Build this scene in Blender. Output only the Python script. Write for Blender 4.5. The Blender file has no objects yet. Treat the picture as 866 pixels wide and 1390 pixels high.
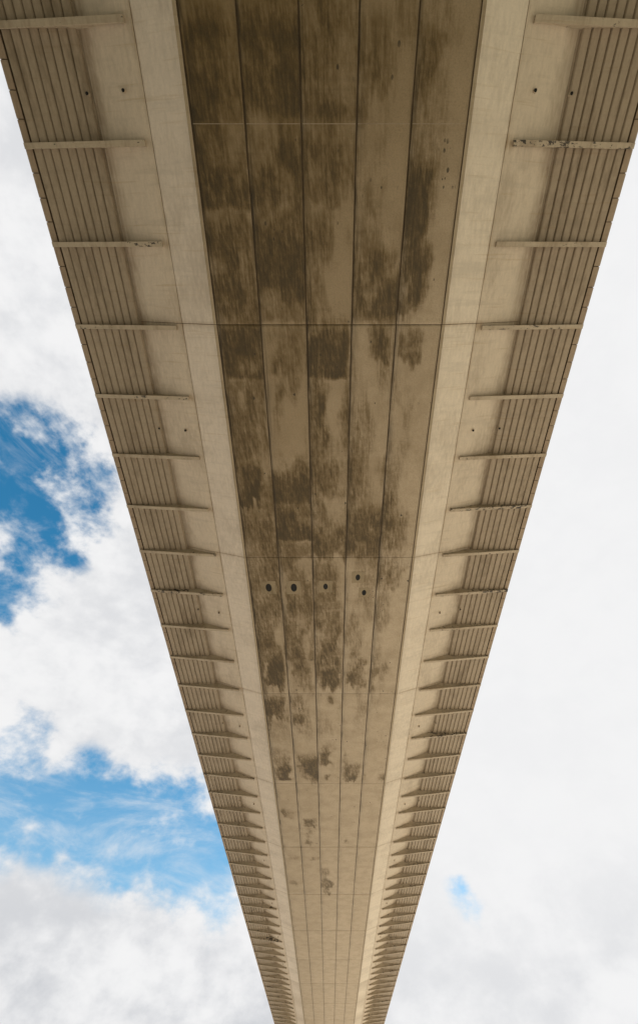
import bpy, bmesh, math, random
import numpy as np
random.seed(4)
rng = np.random.default_rng(7)
sc = bpy.context.scene
COL = sc.collection
R = math.radians

# ------------------------------------------------------------------ layout
CAM_Z = 1.6
Z0 = CAM_Z + 20.0            # level of the flat soffit
SEG = 13.96                  # length of one deck segment
J0 = 2.5                     # y of the first transverse joint
BAY = 3.49                   # bracket spacing
Y_BACK, Y_FAR = J0 - 4*SEG, J0 + 24*SEG
SUN_EL, SUN_AZ = R(46), R(68)    # azimuth measured from +Y towards +X

# ------------------------------------------------------------------ helpers
def link(o, parent=None):
    COL.objects.link(o)
    if parent is not None:
        o.parent = parent
    return o

def mesh_obj(name, verts, faces, mat, parent=None, smooth=False):
    me = bpy.data.meshes.new(name)
    me.from_pydata([tuple(v) for v in verts], [], faces)
    me.materials.append(mat)
    if smooth:
        me.polygons.foreach_set('use_smooth', [True]*len(me.polygons))
    me.update()
    return link(bpy.data.objects.new(name, me), parent)

class MB:
    def __init__(self): self.v, self.f = [], []
    def add(self, vs, fs):
        b = len(self.v); self.v += vs
        self.f += [tuple(i+b for i in f) for f in fs]
    def box(self, x0, x1, y0, y1, z0, z1):
        vs = [(x, y, z) for z in (z0, z1) for y in (y0, y1) for x in (x0, x1)]
        self.add(vs, [(0,2,3,1),(4,5,7,6),(0,1,5,4),(2,6,7,3),(0,4,6,2),(1,3,7,5)])
    def extrude(self, prof, y0, y1, caps=True):
        """closed (x,z) outline pushed along y"""
        n = len(prof)
        vs = [(x, y0, z) for x, z in prof] + [(x, y1, z) for x, z in prof]
        fs = [(i, (i+1) % n, (i+1) % n + n, i+n) for i in range(n)]
        if caps: fs += [tuple(range(n))[::-1], tuple(range(n, 2*n))]
        self.add(vs, fs)
    def obj(self, name, mat, parent=None, smooth=False):
        return mesh_obj(name, self.v, self.f, mat, parent, smooth)

def cyl(mb, x, y, z0, z1, r0, r1, n=20, cap0=True, cap1=True):
    vs = [(x + r0*math.cos(2*math.pi*i/n), y + r0*math.sin(2*math.pi*i/n), z0) for i in range(n)]
    vs += [(x + r1*math.cos(2*math.pi*i/n), y + r1*math.sin(2*math.pi*i/n), z1) for i in range(n)]
    fs = [(i, (i+1) % n, (i+1) % n + n, i+n) for i in range(n)]
    if cap0: fs.append(tuple(range(n))[::-1])
    if cap1: fs.append(tuple(range(n, 2*n)))
    mb.add(vs, fs)

# ------------------------------------------------------------------ material helpers
class NT:
    def __init__(self, tree):
        self.t = tree; self.n = tree.nodes; self.l = tree.links
    def _in(self, sock, v):
        if isinstance(v, bpy.types.NodeSocket): self.l.new(v, sock)
        elif v is not None: sock.default_value = v
    def math(self, op, a, b=None, clamp=False):
        m = self.n.new('ShaderNodeMath'); m.operation = op; m.use_clamp = clamp
        self._in(m.inputs[0], a); self._in(m.inputs[1], b); return m.outputs[0]
    def vmul(self, v, s):
        m = self.n.new('ShaderNodeVectorMath'); m.operation = 'MULTIPLY'
        self._in(m.inputs[0], v); m.inputs[1].default_value = s; return m.outputs[0]
    def noise(self, vec, scale, detail=4, rough=.55, dist=0.0):
        m = self.n.new('ShaderNodeTexNoise')
        self._in(m.inputs['Vector'], vec); m.inputs['Scale'].default_value = scale
        m.inputs['Detail'].default_value = detail; m.inputs['Roughness'].default_value = rough
        m.inputs['Distortion'].default_value = dist; return m.outputs['Fac']
    def voro(self, vec, scale):
        m = self.n.new('ShaderNodeTexVoronoi')
        self._in(m.inputs['Vector'], vec); m.inputs['Scale'].default_value = scale
        return m.outputs['Distance'], m.outputs['Color']
    def step(self, v, a, b, c=0.0, d=1.0):
        m = self.n.new('ShaderNodeMapRange'); m.interpolation_type = 'SMOOTHSTEP'
        self._in(m.inputs[0], v); m.inputs[1].default_value = a; m.inputs[2].default_value = b
        m.inputs[3].default_value = c; m.inputs[4].default_value = d; return m.outputs[0]
    def mix(self, f, a, b, mode='MIX'):
        m = self.n.new('ShaderNodeMix'); m.data_type = 'RGBA'; m.blend_type = mode
        self._in(m.inputs[0], f)
        self._in(m.inputs[6], a if isinstance(a, bpy.types.NodeSocket) else (*a, 1)[:4])
        self._in(m.inputs[7], b if isinstance(b, bpy.types.NodeSocket) else (*b, 1)[:4])
        return m.outputs[2]
    def bump(self, h, strength, dist=.02):
        m = self.n.new('ShaderNodeBump'); m.inputs['Strength'].default_value = strength
        m.inputs['Distance'].default_value = dist; self._in(m.inputs['Height'], h); return m.outputs[0]

def new_mat(name):
    m = bpy.data.materials.new(name); m.use_nodes = True
    t = NT(m.node_tree); bsdf = m.node_tree.nodes['Principled BSDF']
    co = m.node_tree.nodes.new('ShaderNodeTexCoord').outputs['Object']
    geo = m.node_tree.nodes.new('ShaderNodeNewGeometry').outputs['Position']
    return m, t, bsdf, geo

CLEAN = (.50, .415, .32)

def painted(name, base=CLEAN, dirt=(.16, .105, .055), amount=.5, streak=(1.5, .5, 1.5), chips=0.0,
            rough=.6, use_attr=False):
    """weathered painted plate: mottling, streaks, small pits; optional chips of rust"""
    m, t, bsdf, pos = new_mat(name)
    p = t.vmul(pos, streak)
    big = t.noise(p, .55, 5, .6, .4)
    fine = t.noise(t.vmul(pos, (6, 1.6, 6)), 1.3, 5, .65)
    grain = t.noise(pos, 14, 3, .6)
    col = t.mix(t.step(fine, .3, .75), base, tuple(c*.88 for c in base))
    k = t.math('MULTIPLY', t.step(t.math('ADD', big, t.math('MULTIPLY', fine, .35)), .62, .95), amount)
    col = t.mix(k, col, dirt)
    if use_attr:
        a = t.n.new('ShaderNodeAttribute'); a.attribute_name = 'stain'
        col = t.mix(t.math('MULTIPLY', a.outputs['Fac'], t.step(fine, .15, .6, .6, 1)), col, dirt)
        a = t.n.new('ShaderNodeAttribute'); a.attribute_name = 'rust'
        col = t.mix(t.math('MULTIPLY', a.outputs['Fac'], t.step(fine, .25, .65, .35, 1)), col, (.26, .155, .06))
    if chips:
        c = t.noise(t.vmul(pos, (1.2, 2, 2)), 2.6, 6, .7)
        c2 = t.noise(pos, .23, 1, .5)
        ch = t.step(t.math('ADD', c, t.math('MULTIPLY', c2, .45)), chips, chips+.02)
        col = t.mix(ch, col, (.018, .013, .011))
    col = t.mix(t.step(grain, .3, .8, 0, .22), col, tuple(c*.6 for c in base))
    tide = t.noise(t.vmul(pos, (.5, 3.5, .5)), .8, 5, .6, .2)
    col = t.mix(t.step(tide, .5, .70, 0, .30), col, tuple(c*.62 for c in base))
    runs = t.noise(t.vmul(pos, (.35, 7, .35)), 1.0, 4, .6, .1)
    col = t.mix(t.step(runs, .57, .72, 0, .34), col, tuple(c*d_ for c, d_ in zip(base, (.62, .52, .36))))
    t.l.new(col, bsdf.inputs['Base Color'])
    bsdf.inputs['Roughness'].default_value = rough
    t.l.new(t.bump(t.math('ADD', big, t.math('MULTIPLY', grain, .2)), .35, .03), bsdf.inputs['Normal'])
    return m

def soffit_material():
    m, t, bsdf, pos = new_mat('stained soffit paint')
    at = t.n.new('ShaderNodeAttribute'); at.attribute_name = 'stain'
    gr = t.n.new('ShaderNodeAttribute'); gr.attribute_name = 'grime'
    tn = t.n.new('ShaderNodeAttribute'); tn.attribute_name = 'tone'
    S, G, T = at.outputs['Fac'], gr.outputs['Fac'], tn.outputs['Fac']
    lean = t.n.new('ShaderNodeVectorRotate'); lean.rotation_type = 'Z_AXIS'; lean.inputs['Angle'].default_value = .22
    t.l.new(pos, lean.inputs['Vector'])
    lp = lean.outputs[0]
    streak = t.noise(t.vmul(lp, (4.5, .7, 1)), 1.5, 7, .66, .3)
    run = t.noise(t.vmul(pos, (9, .45, 1)), 1.2, 5, .6, .1)
    blot = t.noise(pos, .75, 7, .66, .3)
    mott = t.noise(t.vmul(pos, (1.4, 1, 1)), 3.6, 7, .72, .2)
    fine = t.noise(t.vmul(lp, (9, 3.0, 1)), 1.6, 6, .7, .3)
    grain = t.noise(pos, 18, 3, .65)
    board = t.noise(t.vmul(pos, (.30, 5, 1)), 1.1, 5, .65)
    base = t.mix(T, (.50, .405, .29), (.245, .172, .084))
    base = t.mix(t.step(blot, .35, .7, 0, .35), base, (.22, .16, .085))
    base = t.mix(t.step(fine, .35, .75, 0, .30), base, (.24, .175, .095))
    # how much soot sits here: soft density, broken up by mottling, runs and leaning streaks
    n = t.math('ADD', t.math('MULTIPLY', streak, .32), t.math('MULTIPLY', blot, .18))
    n = t.math('ADD', n, t.math('MULTIPLY', mott, .24))
    n = t.math('ADD', n, t.math('MULTIPLY', run, .26))
    k = t.math('ADD', t.math('MULTIPLY', S, 1.12), t.math('MULTIPLY', t.math('SUBTRACT', n, .5), 3.6))
    film = t.math('MULTIPLY', t.step(k, -.12, .80, 0, .92), t.step(S, .02, .40))
    core_ = t.math('MULTIPLY', t.step(k, .45, 1.10, 0, .90), t.step(S, .2, .6))
    col = t.mix(film, base, (.125, .077, .021))
    col = t.mix(core_, col, (.042, .026, .006))
    wipe = t.math('MULTIPLY', t.step(t.noise(t.vmul(lp, (2.2, .5, 1)), 2.4, 5, .7, .6), .60, .74, 0, .28), S)
    col = t.mix(wipe, col, (.26, .19, .11))
    col = t.mix(t.math('MULTIPLY', t.step(board, .52, .68, 0, .4), S), col, (.07, .045, .018))
    col = t.mix(t.math('MULTIPLY', G, t.step(run, .38, .6, .25, 1)), col, (.020, .013, .005))
    # pits and bolt scars
    d, c = t.voro(t.vmul(pos, (1, .8, 1)), 1.15)
    cs = t.n.new('ShaderNodeSeparateColor'); t.l.new(c, cs.inputs[0])
    rad = t.math('MULTIPLY', t.math('SUBTRACT', cs.outputs[0], .55), .17)
    dn = t.math('ADD', d, t.math('MULTIPLY', t.math('SUBTRACT', t.noise(pos, 12, 2), .5), .1))
    pit = t.math('LESS_THAN', dn, rad)
    col = t.mix(t.math('MULTIPLY', pit, .85), col, (.02, .014, .008))
    # clusters of small pock marks where the soot is thick
    d2, c2 = t.voro(t.vmul(pos, (1, .6, 1)), 5.5)
    cs2 = t.n.new('ShaderNodeSeparateColor'); t.l.new(c2, cs2.inputs[0])
    cl = t.step(t.noise(pos, .55, 3, .6), .56, .66)
    p2 = t.math('LESS_THAN', d2, t.math('MULTIPLY', t.math('SUBTRACT', cs2.outputs[1], .55), .75))
    col = t.mix(t.math('MULTIPLY', t.math('MULTIPLY', p2, cl), .8), col, (.022, .015, .008))
    col = t.mix(t.step(grain, .35, .8, 0, .3), col, (.10, .075, .04))
    t.l.new(col, bsdf.inputs['Base Color'])
    bsdf.inputs['Roughness'].default_value = .62
    t.l.new(t.bump(t.math('ADD', fine, grain), .4, .02), bsdf.inputs['Normal'])
    return m

def plain(name, c, rough=.8):
    m, t, bsdf, pos = new_mat(name)
    n = t.noise(pos, 7, 4)
    t.l.new(t.mix(t.step(n, .3, .7), c, tuple(x*.75 for x in c)), bsdf.inputs['Base Color'])
    bsdf.inputs['Roughness'].default_value = rough
    return m

M_SOFFIT = soffit_material()
M_WEB = painted('pale web paint', (.69, .60, .495), amount=.25, streak=(.8, .5, .8), use_attr=True)
M_WEB_E = painted('cream web paint', (.72, .63, .50), amount=.25, streak=(.8, .5, .8), use_attr=True)
M_HAUNCH_E = painted('cream cantilever paint', (.62, .528, .405), amount=.3, use_attr=True)
M_HAUNCH = painted('cantilever plate paint', (.61, .515, .40), amount=.28, use_attr=True)
M_CORR = painted('grimy corrugated plate paint', (.365, .292, .208), dirt=(.12, .08, .04), amount=.65,
                 streak=(2, .35, 2))
M_BRACKET = painted('bracket paint', (.46, .38, .275), amount=.55, chips=.86)
M_EDGE = painted('edge beam paint', (.36, .275, .19), dirt=(.17, .10, .06), amount=.6)
M_LIP = painted('bottom flange lip paint', (.40, .32, .215), amount=.5)
M_PATCH = painted('patch plate paint', (.29, .225, .135), dirt=(.13, .088, .035), amount=.9)
M_DARK = plain('hole shade black', (.004, .003, .002))  # flat black standing in for the shade inside holes
M_GAP = plain('joint grime', (.09, .06, .03))
M_ASPHALT = plain('asphalt', (.05, .05, .05), .9)

# ------------------------------------------------------------------ bridge
bridge = bpy.data.objects.new('road_bridge', None)
bridge.location = (0, 0, 0)
bridge['label'] = 'long beige steel road bridge seen from below, stained box girder with ribbed cantilever edges'
bridge['category'] = 'bridge'
link(bridge)
joints = [J0 + SEG*k for k in range(-4, 25)]

STAINS = [   # per strip: y0, y1, density, u0, u1 (u across the strip)
    [(-9.10, -8.09, 0.70, 0.00, 1.00), (-8.09, -4.76, 0.75, 0.00, 1.00), (-4.76, -2.01, 0.72, 0.00, 1.00), (-2.01, 2.38, 0.62, 0.00, 0.90), (2.38, 5.09, 0.85, 0.05, 1.00), (5.09, 5.81, 0.45, 0.10, 0.60), (5.81, 9.44, 0.12, 0.00, 1.00), (9.44, 12.57, 0.72, 0.00, 0.70), (12.57, 16.64, 0.50, 0.00, 1.00), (16.64, 23.58, 0.50, 0.00, 1.00), (23.58, 29.75, 0.72, 0.15, 0.85), (30.70, 33.70, 0.60, 0.00, 0.90), (33.70, 36.42, 0.45, 0.00, 0.40), (38.75, 43.87, 0.78, 0.05, 0.90), (49.42, 51.67, 0.50, 0.15, 0.75), (60.33, 61.73, 0.30, 0.20, 0.80), (67.79, 69.42, 0.45, 0.10, 0.60)],
    [(-9.10, -8.09, 0.60, 0.00, 1.00), (-8.09, -4.76, 0.70, 0.00, 1.00), (-4.76, -2.01, 0.62, 0.00, 1.00), (-4.31, -1.65, 0.35, 0.00, 0.40), (-2.01, 2.38, 0.74, 0.00, 1.00), (2.38, 5.09, 0.62, 0.10, 1.00), (5.09, 7.82, 0.55, 0.20, 0.50), (7.82, 10.27, 0.30, 0.10, 0.40), (10.27, 12.57, 0.68, 0.00, 1.00), (12.57, 15.17, 0.72, 0.00, 1.00), (15.17, 16.64, 0.35, 0.00, 1.00), (17.56, 23.58, 0.58, 0.10, 1.00), (23.58, 30.03, 0.60, 0.15, 0.65), (32.78, 35.97, 0.60, 0.05, 0.60), (39.72, 44.01, 0.70, 0.10, 1.00), (51.67, 53.69, 0.60, 0.30, 0.90), (53.69, 58.01, 0.60, 0.30, 0.60), (60.93, 61.94, 0.60, 0.40, 1.00)],
    [(-9.10, -8.09, 0.60, 0.00, 1.00), (-8.09, -4.76, 0.66, 0.00, 1.00), (-4.76, -2.01, 0.56, 0.00, 1.00), (-2.01, 0.44, 0.50, 0.00, 0.60), (0.44, 2.38, 0.35, 0.00, 0.50), (2.38, 5.09, 0.88, 0.00, 0.95), (5.09, 9.35, 0.60, 0.05, 0.50), (9.35, 12.57, 0.50, 0.00, 1.00), (12.57, 16.64, 0.60, 0.00, 1.00), (16.94, 23.58, 0.55, 0.00, 0.90), (24.04, 29.75, 0.68, 0.10, 0.95), (30.70, 31.87, 0.50, 0.30, 0.60), (37.33, 41.22, 0.62, 0.05, 0.65), (42.79, 43.87, 0.60, 0.30, 0.50), (64.03, 66.66, 0.30, 0.00, 0.50), (66.66, 72.34, 0.72, 0.05, 0.60)],
    [(-9.10, -8.09, 0.40, 0.00, 1.00), (-8.09, -4.76, 0.50, 0.00, 0.80), (-4.76, -2.01, 0.35, 0.00, 0.40), (-2.01, -0.57, 0.35, 0.00, 1.00), (-0.84, 2.38, 0.68, 0.00, 1.00), (2.38, 4.22, 0.60, 0.45, 0.95), (8.04, 12.57, 0.45, 0.00, 0.35), (12.57, 16.64, 0.62, 0.00, 1.00), (16.94, 19.16, 0.25, 0.00, 1.00), (19.16, 24.99, 0.30, 0.00, 0.40), (26.22, 29.48, 0.68, 0.15, 0.90), (38.75, 41.22, 0.50, 0.10, 0.40), (40.72, 44.14, 0.78, 0.10, 0.90), (56.52, 57.63, 0.60, 0.40, 0.60)],
    [(-9.10, -8.09, 0.40, 0.00, 0.40), (-8.09, -4.76, 0.50, 0.00, 0.50), (-6.99, -4.76, 0.50, 0.00, 0.35), (-4.76, 2.38, 0.74, 0.00, 0.38), (-0.84, 2.38, 0.70, 0.10, 0.60), (2.38, 4.51, 0.60, 0.10, 0.65), (8.46, 16.46, 0.55, 0.00, 0.35), (12.73, 16.46, 0.40, 0.00, 0.80), (16.46, 19.16, 0.60, 0.00, 0.90), (26.64, 30.22, 0.35, 0.00, 0.25), (42.53, 43.87, 0.35, 0.00, 0.30), (42.53, 43.87, 0.40, 0.80, 1.00)],
]
EDGES = [-5.30, -3.25, -1.08, 1.05, 3.15, 5.30]

def ss(x, a, b):
    t = np.clip((x-a)/(b-a+1e-9), 0, 1); return t*t*(3-2*t)

def vnoise(x, y, seed):
    xi = np.floor(x).astype(np.int64); yi = np.floor(y).astype(np.int64)
    fx = x-xi; fy = y-yi; fx = fx*fx*(3-2*fx); fy = fy*fy*(3-2*fy)
    def h(a, b):
        n = (a*374761393 + b*668265263 + seed*982451653) & 0x7fffffff
        n = ((n ^ (n >> 13))*1274126177) & 0x7fffffff
        return ((n ^ (n >> 16)) & 0xffff)/65535.0
    return (h(xi, yi)*(1-fx)+h(xi+1, yi)*fx)*(1-fy) + (h(xi, yi+1)*(1-fx)+h(xi+1, yi+1)*fx)*fy
def fbm(x, y, seed, oct=4):
    a, v, t = 1.0, 0, 0
    for o in range(oct):
        v = v+a*vnoise(x*2**o, y*2**o, seed+o); t += a; a *= .55
    return v/t

def stain_at(k, U, Y):
    S = np.zeros_like(U)
    X = EDGES[k]+U*2.1
    # ragged outlines: sideways wander, and drips that run along the deck
    U = U + (fbm(X*.8, Y*.55, 11+k)-.5)*.75*np.minimum(1, np.minimum(U, 1-U)*5)
    U = np.clip(U, .03, .97)
    Y0 = Y
    drip = (fbm(X*3.2, Y*.35, 31+k)-.5)
    patch = ss(fbm(X*.75, Y*.45, 51+k, 5), .30, .62)
    for (a, b, d, u0, u1) in STAINS[k]:
        ln = b-a
        sa = max(.4, .55*ln); sb = .16 if d > .7 else max(.3, .15*ln)
        Y = Y0 + drip*min(2.6, .9*ln)*ss(Y0, a-.5, b)
        Ye = Y0 + drip*(.35 if (d > .6 and u0 < .1 and u1 > .85) else min(2.4, .8*ln))
        eu0 = .02 if u0 <= .02 else .34; eu1 = .02 if u1 >= .98 else .34
        w = ss(Y, a-sa*.6, a+sa*.6)*(1-ss(Ye, b-sb, b+sb))
        w = w*ss(U, u0-eu0*.5, u0+eu0*.5)*(1-ss(U, u1-eu1*.5, u1+eu1*.5))
        S = np.maximum(S, w*min(d, .72)*(.50+.62*patch))
    film = (1-ss(Y0, 27, 44))*(.52 if k < 3 else .34)*ss(fbm(X*1.1, Y0*.25, 71+k), .28, .65)*(1-.75*ss(U, .45, .75)*(k == 4))
    return np.maximum(S, film)

for k in range(5):
    x0, x1 = EDGES[k]+.026, EDGES[k+1]-.026
    w = x1-x0
    us = np.unique(np.concatenate([[0, .02, .045, .08], np.linspace(.12, .92, 17), [.955, .98, 1]]))
    V, F, ST, GR, TN = [], [], [], [], []
    base = 0
    for a, b in zip(joints[:-1], joints[1:]):
        stp = .10 if b < 60 else (.35 if b < 160 else 1.4)
        ny = int((b-a)/stp)
        ys = np.linspace(a+.012, b-.012, ny)
        ys = np.concatenate([[ys[0]], ys, [ys[-1]]])
        xs = np.concatenate([[0], us, [1]])
        Xg, Yg = np.meshgrid(xs, ys)
        Z = np.full_like(Xg, Z0)
        Z[0, :] += .06; Z[-1, :] += .06; Z[:, 0] = Z0+.06; Z[:, -1] = Z0+.06
        S = stain_at(k, Xg, Yg)
        # grime beside the seams, heavier on the near and left strips
        far = 1-ss(Yg, 20, 110)
        gl = np.exp(-Xg*w/(.10+.10*vnoise(Yg*.6, Yg*0+k, 7))); gr_ = np.exp(-(1-Xg)*w/.05)
        heavy = [1.0, .85, .8, .75, .9][k]
        G = (gl*.95*heavy + gr_*.45)*(.45+.55*far)
        G *= .62+.6*vnoise(Yg*1.3, Yg*0+k*3.3, 5)
        # base tone: darker near the camera, paler far out, varying by strip and panel
        T = (1-ss(Yg, -7, 38))*.62 + (1-ss(Yg, -10, 3))*.25
        T += (.10*(k <= 1) - .22*(k == 4) - .08*(k == 3) + .06*np.sin(np.floor((Yg-J0)/6.98)*2.3+k*1.7))
        V.append(np.stack([x0+Xg*w, Yg, Z], -1).reshape(-1, 3))
        ST.append(S.ravel()); GR.append(np.clip(G, 0, 1).ravel()); TN.append(np.clip(T, 0, 1).ravel())
        r, c = Xg.shape
        idx = (np.arange(r-1)[:, None]*c + np.arange(c-1)[None, :]).ravel() + base
        F.append(np.stack([idx, idx+c, idx+c+1, idx+1], -1))
        base += r*c
    V = np.concatenate(V); F = np.concatenate(F)
    me = bpy.data.meshes.new('soffit_strip')
    me.vertices.add(len(V)); me.vertices.foreach_set('co', V.astype(np.float32).ravel())
    me.loops.add(F.size); me.loops.foreach_set('vertex_index', F.astype(np.int32).ravel())
    me.polygons.add(len(F))
    me.polygons.foreach_set('loop_start', (np.arange(len(F))*4).astype(np.int32))
    me.update(calc_edges=True)
    for nm, arr in (('stain', ST), ('grime', GR), ('tone', TN)):
        at = me.attributes.new(nm, 'FLOAT', 'POINT')
        at.data.foreach_set('value', np.concatenate(arr).astype(np.float32))
    me.materials.append(M_SOFFIT); me.validate()
    o = link(bpy.data.objects.new('soffit_strip', me), bridge)

# lips, webs, cantilever plates: open profiles swept segment by segment with a skirt at each end
HAUNCH = [(7.095, .462), (7.40, .512), (7.75, .60), (8.1, .71), (8.5, .845), (8.9, .97), (9.15, 1.03), (9.32, 1.05)]
def swept(name, prof, s, mat, gap=.012, smooth=True, stain=None, rust=None, nsub=14):
    """prof: (x,z) outline along the underside, mirrored by s"""
    verts, faces, att, rus = [], [], [], []
    n = len(prof)
    for a, b in zip(joints[:-1], joints[1:]):
        ns = nsub if b < 120 else 2
        ys = [a+gap] + [a+gap+(b-a-2*gap)*i/ns for i in range(ns+1)] + [b-gap]
        for j, y in enumerate(ys):
            up = .05 if j in (0, len(ys)-1) else 0
            for i, (x, z) in enumerate([prof[0]] + list(prof) + [prof[-1]]):
                e = .05 if i in (0, n+1) else up
                verts.append((s*x, y, Z0+z+e)); att.append(stain(x, y, s) if stain else 0); rus.append(rust(x, y, s) if rust else 0)
        c = n+2; b0 = len(verts)-c*len(ys)
        for j in range(len(ys)-1):
            for i in range(c-1):
                q = (b0+j*c+i, b0+j*c+i+1, b0+(j+1)*c+i+1, b0+(j+1)*c+i)
                faces.append(q if s < 0 else q[::-1])
    o = mesh_obj(name, verts, faces, mat, bridge, False)
    a = o.data.attributes.new('stain', 'FLOAT', 'POINT'); a.data.foreach_set('value', att)
    a = o.data.attributes.new('rust', 'FLOAT', 'POINT'); a.data.foreach_set('value', rus)
    return o

def n1(x, y, seed):
    xi, yi = math.floor(x), math.floor(y); fx, fy = x-xi, y-yi
    fx = fx*fx*(3-2*fx); fy = fy*fy*(3-2*fy)
    def h(a, b):
        n = (a*374761393 + b*668265263 + seed*982451653) & 0x7fffffff
        n = ((n ^ (n >> 13))*1274126177) & 0x7fffffff
        return ((n ^ (n >> 16)) & 0xffff)/65535.0
    return (h(xi, yi)*(1-fx)+h(xi+1, yi)*fx)*(1-fy) + (h(xi, yi+1)*(1-fx)+h(xi+1, yi+1)*fx)*fy
def haunch_dirt_shade(x, y, s):
    # streaky soot and painted soft shadow in the hollow beside the corrugated plate
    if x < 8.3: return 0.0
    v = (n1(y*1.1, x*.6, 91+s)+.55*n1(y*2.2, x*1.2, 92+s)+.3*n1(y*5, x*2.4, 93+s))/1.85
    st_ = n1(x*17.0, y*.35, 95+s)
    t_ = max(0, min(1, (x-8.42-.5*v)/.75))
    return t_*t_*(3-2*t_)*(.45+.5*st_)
def web_dirt(x, y, s):
    # faint tide marks across the web, a darker upper edge beside the stained soffit
    d = .10*max(0, math.sin(y*1.9+s)*math.sin(y*.53+1))
    j = min(abs(y-q) for q in joints)
    return d + (.12 if x < 5.6 else 0) + .18*math.exp(-j/.12)
def rust_at(x, y, s):
    v = .75*math.exp(-abs(x-7.083)/.035)*(.6+.4*math.sin(y*1.3+s*2))
    n = round((y-J0-.2)/BAY); dy = y-J0-.2-BAY*n
    amp = .35+.3*math.sin(n*2.7+s)
    v += amp*math.exp(-(dy/.22)**2)*math.exp(-((x-7.25)/.22)**2)
    k = round((y+5.9)/SEG); dy = y+5.9-SEG*k
    if x < 7.95: v += .35*math.exp(-abs(dy)/.09)*max(0, (x-7.1)/.85)
    j = min(abs(y-q) for q in joints)
    v += .35*math.exp(-j/.07)
    return max(0, min(1, v))
for s in (-1, 1):
    swept('flange_lip', [(5.322, -.015), (5.45, -.02)], s, M_LIP)
    swept('web_panel', [(5.455, -.018), (5.8, .085), (6.4, .257), (6.95, .415), (7.02, .4355), (7.07, .45)], s, M_WEB if s < 0 else M_WEB_E, stain=web_dirt, rust=rust_at, nsub=100)
    # denser haunch outline
    dense = []
    for (xa, za), (xb, zb) in zip(HAUNCH[:-1], HAUNCH[1:]):
        q = 3 if xa < 8.0 else 7
        for i in range(q): dense.append((xa+(xb-xa)*i/q, za+(zb-za)*i/q))
    dense.append(HAUNCH[-1])
    swept('cantilever_plate', dense, s, M_HAUNCH if s < 0 else M_HAUNCH_E, stain=haunch_dirt_shade, rust=rust_at, nsub=90)

    # corrugated plate with eight longitudinal troughs
    prof = [(9.34, 1.07)]
    p = (12.24-9.42)/8
    for i in range(8):
        x = 9.42+p*i
        prof += [(x, 1.08), (x+.012, 1.0), (x+.05, .952), (x+p-.052, .935), (x+p-.046, 1.08)]
    prof += [(12.26, 1.07), (12.26, 1.16), (9.34, 1.16)]
    mb = MB()
    for a, b in zip(joints[:-1], joints[1:]):
        for i in range(4):
            mb.extrude([(s*x, Z0+z) for x, z in prof], a+BAY*i+.004+.2, a+BAY*(i+1)-.004+.2)
    o = mb.obj('corrugated_plate', M_CORR, bridge)
    # edge beam: short lengths with open butt joints
    mb = MB()
    L = BAY/4
    y = joints[0]+.2
    while y < joints[-1]-.1:
        mb.extrude([(s*12.29, Z0+.975), (s*12.54, Z0+.96), (s*12.56, Z0+.98), (s*12.56, Z0+1.5), (s*12.29, Z0+1.5)], y+.018, y+L-.018)
        y += L
    mb.obj('edge_beam', M_EDGE, bridge)
    mb = MB(); mb.extrude([(s*12.27, Z0+1.0), (s*12.53, Z0+1.0), (s*12.53, Z0+1.48), (s*12.27, Z0+1.48)], joints[0], joints[-1])
    mb.obj('edge_backing', M_GAP, bridge)

# closed core behind the plates
mb = MB()
core = [(-5.4, .035), (5.4, .035), (7.08, .50), (7.75, .65), (8.5, .895), (9.3, 1.12), (12.3, 1.12), (12.3, 1.45),
        (-12.3, 1.45), (-12.3, 1.12), (-9.3, 1.12), (-8.5, .895), (-7.75, .65), (-7.08, .50)]
mb.extrude([(x, Z0+z) for x, z in core], joints[0], joints[-1])
mb.obj('box_girder', M_GAP, bridge)
mb = MB(); mb.box(-12.0, 12.0, joints[0], joints[-1], Z0+1.455, Z0+1.53)
mb.obj('road_deck', M_ASPHALT, bridge)

# brackets: solid tapered fins with a wider bottom flange
def bracket_mb(s, y=0, mb=None):
    mb = mb or MB()
    zb = lambda x: .445 + (x-7.42)*(.90-.445)/(12.48-7.42)
    # web plate of the fin
    top = [(12.44, 1.0), (12.2, 1.07), (9.30, 1.07), (8.9, .99), (8.5, .865), (8.1, .73), (7.75, .62), (7.42, .53)]
    out = [(7.42, zb(7.42)), (12.44, zb(12.44))] + top
    mb.extrude([(s*x, Z0+z) for x, z in out], y-.03, y+.03)
    out = [(7.40, zb(7.40)-.075), (12.50, zb(12.50)-.06), (12.50, zb(12.50)), (7.40, zb(7.40)+.0)]
    mb.extrude([(s*x, Z0+z) for x, z in out], y-.10, y+.10)
    # end stiffener plate where the fin meets the plate
    mb.box(min(s*7.37, s*7.42), max(s*7.37, s*7.42), y-.10, y+.10, Z0+zb(7.4)-.075, Z0+.54)
    return mb
M_FLAKED = painted('flaking bracket paint', (.46, .38, .275), amount=.7, chips=.745)
N0, N1 = -1, 45
for s in (-1, 1):
    proto = bracket_mb(s).obj('bracket', M_BRACKET, bridge)
    proto.location.y = J0+.2+BAY*(N0-3)
    for n in range(N0+1, N1+1):
        c = proto.copy(); COL.objects.link(c); c.parent = bridge
        c.location.y = J0+.2+BAY*(n-3)
        if (n, s) in ((1, 1), (6, 1), (8, 1)):
            c.material_slots[0].link = 'OBJECT'; c.material_slots[0].material = M_FLAKED
            c['label'] = 'bracket with dark flaking paint'
mb = MB()
for s in (-1, 1):
    n = N1+1
    while J0+.2+BAY*(n-3) < joints[-1]-1:
        bracket_mb(s, J0+.2+BAY*(n-3), mb); n += 1
    n = N0-1
    while J0+.2+BAY*(n-3) > joints[0]+1:
        bracket_mb(s, J0+.2+BAY*(n-3), mb); n -= 1
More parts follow.
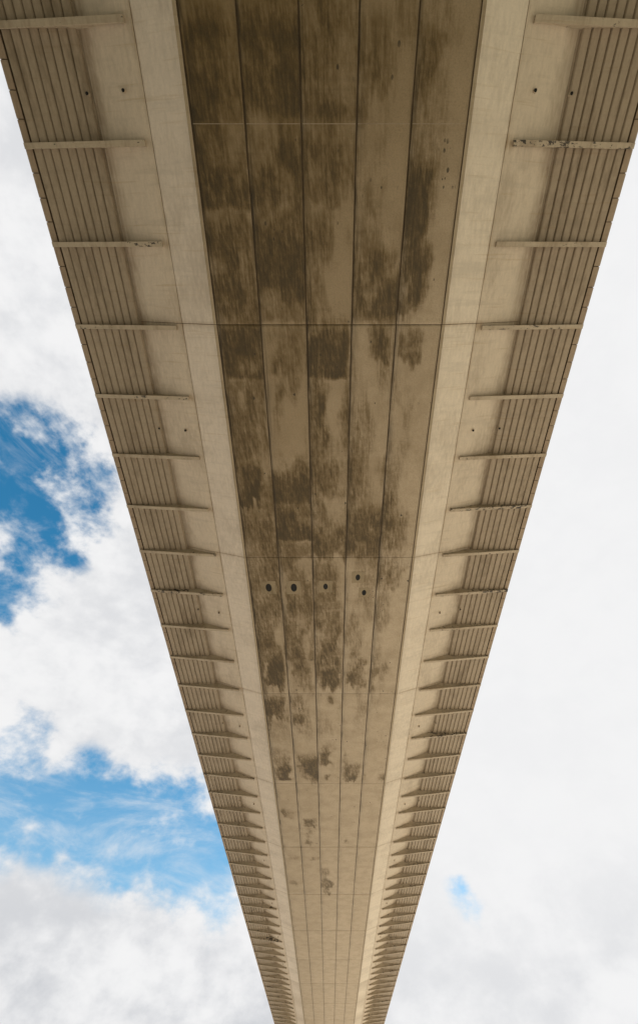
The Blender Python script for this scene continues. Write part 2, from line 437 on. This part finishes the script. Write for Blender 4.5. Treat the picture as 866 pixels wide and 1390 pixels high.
o = mb.obj('distant_bracket', M_BRACKET, bridge); o['kind'] = 'stuff'

# drain spouts on the cantilever plate and on the corrugated plate
def spout(x, y, z):
    mb = MB(); cyl(mb, 0, 0, -.10, .06, .062, .062, 16, cap0=False)
    cyl(mb, 0, 0, -.005, .055, .085, .085, 16)
    o = mb.obj('drain_spout', M_BRACKET, bridge); o.location = (x, y, z)
    mb = MB(); cyl(mb, 0, 0, -.092, -.085, .0600, .0600, 16)
    q = mb.obj('spout_mouth', M_DARK, o)  # black disc painted as the dark inside of the pipe
    return o
sp0 = spout(7.92, -5.9, Z0+.655)
def dup(src, loc):
    c = src.copy(); COL.objects.link(c); c.parent = bridge; c.location = loc
    for ch in src.children:
        d = ch.copy(); COL.objects.link(d); d.parent = c
    return c
for k in range(0, 9):
    for s in (-1, 1):
        for xx, zz in ((7.92, .655), (9.48, .97)):
            if k == 0 and s == 1 and xx == 7.92: continue
            dup(sp0, (s*xx, -5.9+SEG*k, Z0+zz))

# five round openings in square patch plates
def hole(x, y, r, w):
    mb = MB(); n = 32
    zt, zb = Z0-.002, Z0-.012
    ring = [(r*math.cos(2*math.pi*i/n), r*1.75*math.sin(2*math.pi*i/n)) for i in range(n)]
    sq = []
    for i in range(n):
        a = 2*math.pi*i/n; c, s_ = math.cos(a), math.sin(a); m = max(abs(c), abs(s_))
        sq.append((w/2*c/m, w*.6*s_/m))
    vs = [(a, b, zb) for a, b in ring] + [(a, b, zb) for a, b in sq] + [(a, b, zt) for a, b in ring] + [(a, b, zt) for a, b in sq]
    fs = []
    for i in range(n):
        j = (i+1) % n
        fs += [(i, j, n+j, n+i), (i, 2*n+i, 2*n+j, j), (n+i, n+j, 3*n+j, 3*n+i)]
    mb.add(vs, fs)
    o = mb.obj('patch_plate', M_PATCH, bridge); o.location = (x, y, 0)
    mb = MB(); rr = 1.0
    vs = [(a, b, Z0-.006) for a, b in ring]; mb.add(vs, [tuple(range(n))])
    mb.obj('drain_opening', M_DARK, o)  # black disc in place of the unlit inside of the opening
for x, y, r, w in ((-4.05, 19.05, .20, .98), (-2.37, 19.05, .205, .98), (-.25, 18.95, .15, .88), (1.88, 18.15, .15, .80), (2.34, 19.50, .145, .70)):
    hole(x, y, r, w)

# pale weld line across the soffit half way along a segment
mb = MB()
for k in range(5):
    mb.box(EDGES[k]+.05, EDGES[k+1]-.05, -4.785, -4.765, Z0-.005, Z0+.002)
mb.obj('weld_line', M_CORR, bridge)

# ------------------------------------------------------------------ ground
def ground_material():
    m, t, bsdf, pos = new_mat('unseen ground')
    a = t.noise(pos, .05, 6, .6); b = t.noise(pos, 1.7, 6, .65)
    c = t.mix(t.step(a, .4, .62), (.57, .51, .43), (.50, .45, .37))
    c = t.mix(t.step(b, .35, .75, 0, .4), c, (.30, .25, .19))
    sp = t.n.new('ShaderNodeSeparateXYZ'); t.l.new(pos, sp.inputs[0])
    c = t.mix(t.step(sp.outputs[1], 40, 110, 0, .75), c, (.70, .64, .54))  # far ground made paler to bounce more light onto distant webs
    c = t.mix(t.step(sp.outputs[0], -12, 12, 0, .45), c, (.70, .62, .48))  # right side made warmer and brighter for its bounce on the right web
    yy = t.math('ADD', sp.outputs[1], t.math('MULTIPLY', t.math('SUBTRACT', a, .5), 30))
    dim_bounce = t.mix(b, (.05, .06, .025), (.12, .11, .06))  # dark unseen zone behind the camera, put in to dim the near faces
    c = t.mix(t.step(yy, -16, 2), dim_bounce, c)
    t.l.new(c, bsdf.inputs['Base Color']); bsdf.inputs['Roughness'].default_value = .95
    t.l.new(t.bump(b, .5, .05), bsdf.inputs['Normal'])
    return m
g = mesh_obj('ground', [(-4000, -4000, 0), (4000, -4000, 0), (4000, 4000, 0), (-4000, 4000, 0)], [(0, 1, 2, 3)], ground_material())
g['kind'] = 'structure'; g['label'] = 'unseen ground under the bridge, tones invented for bounce light'

# ------------------------------------------------------------------ sky and sun
w = bpy.data.worlds.new('World'); sc.world = w; w.use_nodes = True
t = NT(w.node_tree); N = w.node_tree.nodes
bg = N['Background']
sky = N.new('ShaderNodeTexSky'); sky.sky_type = 'NISHITA'; sky.sun_disc = False
sky.sun_elevation = SUN_EL; sky.sun_rotation = SUN_AZ
sky.air_density = 1.0; sky.dust_density = .4; sky.ozone_density = 2.0
d = N.new('ShaderNodeTexCoord').outputs['Generated']
BLUE = [((-.62, .372, .691), .115, .95), ((-.581, .451, .678), .10, .8), ((-.625, .48, .615), .075, .75), ((-.591, .330, .735), .06, .75), ((-.63, .54, .56), .075, .7), ((-.535, .40, .745), .07, .62), ((-.54, .33, .77), .05, .5), ((-.55, .50, .665), .06, .5),
        ((-.66, .33, .67), .09, .55), ((-.505, .40, .76), .05, .35), ((-.66, .42, .60), .10, .6),
        ((-.60, .74, .33), .10, .8), ((-.531, .783, .318), .06, .8), ((-.448, .824, .340), .06, .85), ((-.39, .85, .330), .06, .85),
        ((-.329, .88, .328), .065, .95), ((-.27, .90, .328), .065, .95), ((-.221, .923, .305), .06, .95), ((-.185, .94, .27), .045, .8),
        ((.222, .941, .266), .022, .42), ((.236, .938, .245), .022, .40), ((.9, -.2, .4), .25, .9), ((-.2, -.9, .4), .3, .9), ((-.9, .3, .3), .2, .8)]
acc = None
for c0, rad, amp in BLUE:
    vm = N.new('ShaderNodeVectorMath'); vm.operation = 'DISTANCE'
    w.node_tree.links.new(d, vm.inputs[0]); vm.inputs[1].default_value = c0
    g1 = t.step(vm.outputs['Value'], 0.0, rad*2.1, amp, 0.0)
    acc = g1 if acc is None else t.math('MAXIMUM', acc, g1)
dz = t.vmul(d, (1, 1, 1.6))
f1 = t.noise(dz, 5.5, 12, .56, .12)
f2 = t.noise(dz, 15, 10, .6, .1)
f3 = t.noise(dz, 2.6, 8, .6, .3)
edge = t.math('ADD', t.math('MULTIPLY', t.math('SUBTRACT', f1, .5), 2.0), t.math('MULTIPLY', t.math('SUBTRACT', f2, .5), 1.5))
blue = t.math('MULTIPLY', t.step(t.math('SUBTRACT', acc, edge), .16, .80), t.step(acc, .06, .35))
sep = N.new('ShaderNodeSeparateXYZ'); w.node_tree.links.new(d, sep.inputs[0])
left = t.step(sep.outputs[0], .05, -.15)          # the west side cloud is lumpier than the east side veil
low = t.step(sep.outputs[2], .34, .12)
lump = t.step(t.math('ADD', t.math('MULTIPLY', f1, .6), t.math('MULTIPLY', f2, .4)), .36, .60)
shade = t.math('MULTIPLY', t.math('SUBTRACT', 1, lump), t.math('ADD', .07, t.math('ADD', t.math('MULTIPLY', left, .36), t.math('MULTIPLY', low, .34)), clamp=True))
cloud = t.mix(shade, (.90, .90, .905), (.52, .54, .58))
sk = t.vmul(sky.outputs[0], (.11, .11, .11))
hs = N.new('ShaderNodeHueSaturation'); hs.inputs['Hue'].default_value = .48; hs.inputs['Saturation'].default_value = 1.35; hs.inputs['Value'].default_value = 1.5
w.node_tree.links.new(sk, hs.inputs['Color'])
wisp = t.noise(t.vmul(d, (1, 1, 3.2)), 4.5, 12, .64, .6)
haze = t.math('ADD', t.step(sep.outputs[2], .50, .20, 0, .16), t.step(wisp, .44, .72, 0, .55))
clear = t.mix(haze, hs.outputs[0], (.80, .83, .86))
final = t.mix(blue, cloud, clear)
w.node_tree.links.new(final, bg.inputs['Color'])
bg.inputs['Strength'].default_value = 1.0

sun = bpy.data.lights.new('sun', 'SUN'); sun.energy = 4.5; sun.angle = R(.5); sun.color = (1, .95, .86)
so = bpy.data.objects.new('sun', sun); COL.objects.link(so)
so.rotation_euler = (math.pi/2-SUN_EL, 0, math.pi-SUN_AZ)

# ------------------------------------------------------------------ camera
cam = bpy.data.cameras.new('camera'); co = bpy.data.objects.new('camera', cam); COL.objects.link(co)
F = 540.0
cam.sensor_fit = 'VERTICAL'; cam.sensor_height = 36; cam.lens = F/1390*36
cam.shift_x = -14/1390; cam.shift_y = -45/1390
cam.clip_start = .1; cam.clip_end = 9000
co.location = (0, 0, CAM_Z)
co.rotation_euler = (math.pi/2+math.atan(1002/F), 0, 0)
sc.camera = co
vs = sc.view_settings
vs.view_transform = 'Standard'; vs.look = 'None'; vs.exposure = 0; vs.gamma = 1; vs.use_curve_mapping = False
